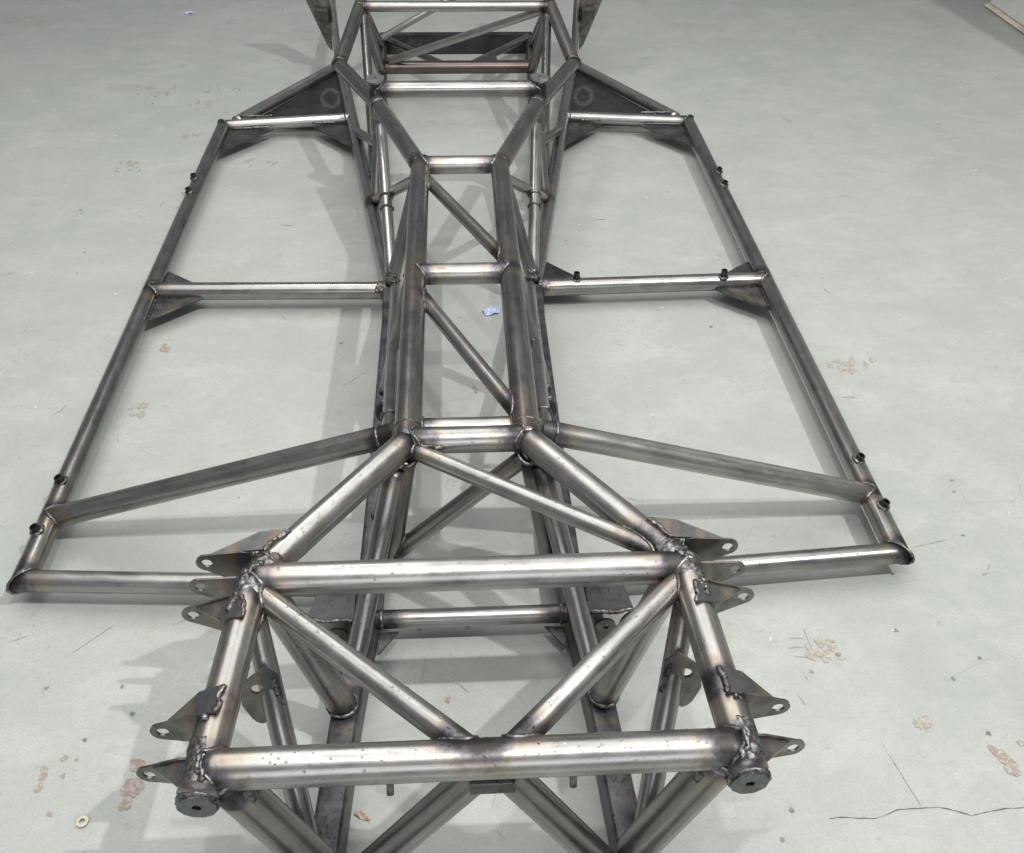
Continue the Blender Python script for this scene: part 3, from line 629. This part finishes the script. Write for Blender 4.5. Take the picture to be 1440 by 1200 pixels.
def ribbon(pts, wd, z=.0010):
    o = len(V_); z += o * 1e-7; P = [np.array(p, float) for p in pts]; fine = []
    for i in range(len(P) - 1):
        m = max(2, int(np.linalg.norm(P[i + 1] - P[i]) / .006)); fine += [P[i] + (P[i + 1] - P[i]) * k / m for k in range(m)]
    fine.append(P[-1]); N = len(fine)
    for i, p in enumerate(fine):
        tg = fine[min(i + 1, N - 1)] - fine[max(i - 1, 0)]; tg /= np.linalg.norm(tg); nn = np.array((-tg[1], tg[0])); w2 = wd * rng.uniform(.25, 1.5) * (.3 if i in (0, N - 1) else 1); j = rng.normal(0, wd * .5)
        for sg in (-1, 1): q = p + nn * (sg * w2 + j); V_.append((q[0], q[1], z))
    F_.extend((o + 2 * i, o + 2 * i + 2, o + 2 * i + 3, o + 2 * i + 1) for i in range(N - 1))
ribbon([(.503, .668), (.521, .670), (.547, .667), (.570, .665), (.591, .671), (.607, .677), (.637, .678), (.669, .678), (.692, .671), (.711, .663), (.740, .668), (.766, .671), (.82, .672)], .00055)
mesh_obj('crack', V_, F_, M['grime'], fl, False)
V_, F_ = [], []
for l in [[(.622, .785), (.631, .742), (.644, .679)], [(.537, .919), (.544, .895)], [(.515, .883), (.525, .853)], [(.564, 1.004), (.567, .953)], [(.532, .986), (.559, .985)], [(.527, .966), (.56, .967)], [(.53, .949), (.556, .946)], [(-.038, .944), (-.025, .938)], [(-.078, .974), (-.084, .919)], [(-.496, 2.305), (-.488, 2.29), (-.48, 2.328)], [(-.03, .926), (-.007, .902)], [(-.66, 1.007), (-.606, 1.063)], [(-.772, 1.034), (-.742, 1.047)], [(.02, .704), (.031, .736)], [(-.355, .979), (-.407, .888)], [(-.51, 1.059), (-.444, 1.087)], [(.921, 1.109), (.952, 1.119)], [(.825, 1.182), (.892, 1.198)], [(.307, 1.336), (.34, 1.323)], [(-.276, 1.712), (-.217, 1.776)], [(-.687, .946), (-.676, .919)], [(-.73, 1.57), (-.717, 1.536)]]:
    ribbon(l, .00035)
for x, y in [(.969, 1.358), (.961, 1.326), (.929, 1.209), (.553, .918), (.606, .949), (.454, .684), (.841, .932), (.722, .994), (.429, .641), (.78, .894), (-.089, 1.032), (-.008, 1.034), (-.56, .939), (-.532, .888), (-.679, .942), (-1.435, 4.186), (-1.01, 2.333), (-.445, .883), (-.29, 1.883), (1.655, 3.127), (1.81, 3.135), (.601, 1.92), (-.592, .846), (.794, .793)]:
    jpatch(x, y, .0035, .0035, 0, .0011)
for k in range(260):
    x, y = rng.uniform(-2.4, 2.6), rng.uniform(.55, 4.6); sc = .6 + .35 * y
    if rng.random() < .55: jpatch(x, y, .0016 * sc * rng.uniform(.4, 1.4), .0013 * sc * rng.uniform(.4, 1.6), rng.uniform(0, 3), .0011)
    else:
        an = rng.uniform(0, 6.3); ln = rng.uniform(.008, .035) * sc; ribbon([(x, y), (x + ln * .5 * math.cos(an), y + ln * .5 * math.sin(an)), (x + ln * math.cos(an + .25), y + ln * math.sin(an + .25))], .0004 * sc)
o = mesh_obj('scuff_marks', V_, F_, M['scuff'], fl, False); o['kind'] = 'stuff'
V_, F_ = [], []
for k in range(150):
    x, y = rng.uniform(-2.2, 2.4), rng.uniform(.55, 4.5); sc = .6 + .35 * y
    jpatch(x, y, .0025 * sc * rng.uniform(.3, 1.6), .0015 * sc * rng.uniform(.4, 1.6), rng.uniform(0, 3), .0007)
o = mesh_obj('pale_paint_nicks', V_, F_, M['pscuff'], fl, False); o['kind'] = 'stuff'

# ------------------------------------------------------------------ small loose things on the floor
def crumple(name, c, sx, sy, h, mat, seed, rot=0):
    rg = np.random.default_rng(seed); n, m = 11, 7; V = []
    for i in range(n):
        for j in range(m):
            x, y = (i / (n - 1) - .5), (j / (m - 1) - .5); y *= .55 + .45 * math.sin(math.pi * (i + 1.2) / n)
            z = .0015 + h * (.5 + .5 * math.sin(x * 7 + y * 5 + seed)) * (.3 + rg.random() * .7); px, py = sx * (x + rg.normal(0, .02)), sy * (y + rg.normal(0, .03))
            V.append((c[0] + px * math.cos(rot) - py * math.sin(rot), c[1] + px * math.sin(rot) + py * math.cos(rot), z))
    F = [(i * m + j, (i + 1) * m + j, (i + 1) * m + j + 1, i * m + j + 1) for i in range(n - 1) for j in range(m - 1)]
    o = mesh_obj(name, V, F, M[mat], None, False); sd = o.modifiers.new('thick', 'SOLIDIFY'); sd.thickness = .0006; return o
tag(crumple('paper_scrap', (.070, 2.003), .042, .032, .009, 'paper', 4, .3), 'crumpled lilac paper scrap on the floor between the backbone rails', 'paper scrap')
tag(crumple('paper_scrap', (-1.148, 4.389), .030, .03, .008, 'paper', 9, .3), 'tiny white paper bit on the floor far left of the chassis', 'paper scrap')
tag(crumple('dry_leaf', (-.163, .703), .024, .009, .004, 'leaf', 6, -.5), 'small curled brown dry leaf beside the left box rail', 'leaf')
n = 40; V = []
for rr, z in ((.0085, .0015), (.0085, .0035), (.0042, .0035), (.0042, .0015)):
    V += [(-.558 + rr * math.cos(2 * math.pi * k / n), .713 + rr * math.sin(2 * math.pi * k / n), z) for k in range(n)]
F = [(a * n + k, a * n + (k + 1) % n, ((a + 1) % 4) * n + (k + 1) % n, ((a + 1) % 4) * n + k) for a in range(4) for k in range(n)]
tag(mesh_obj('flat_washer', V, F, M['zinc'], None, False), 'small zinc flat washer lying on the floor at front left', 'washer')

# the floor plane lies 15 mm above the datum of the frame coordinates: move everything that stands on it
FZ = .015; KS = (1.31 - FZ) / 1.31; TM = Matrix(((KS, 0, 0, 0), (0, KS, 0, 0), (0, 0, 1, FZ), (0, 0, 0, 1)))
for o in list(bpy.data.objects):
    root = o
    while root.parent: root = root.parent
    if o.type == 'MESH' and root is not chassis: o.data.transform(TM)
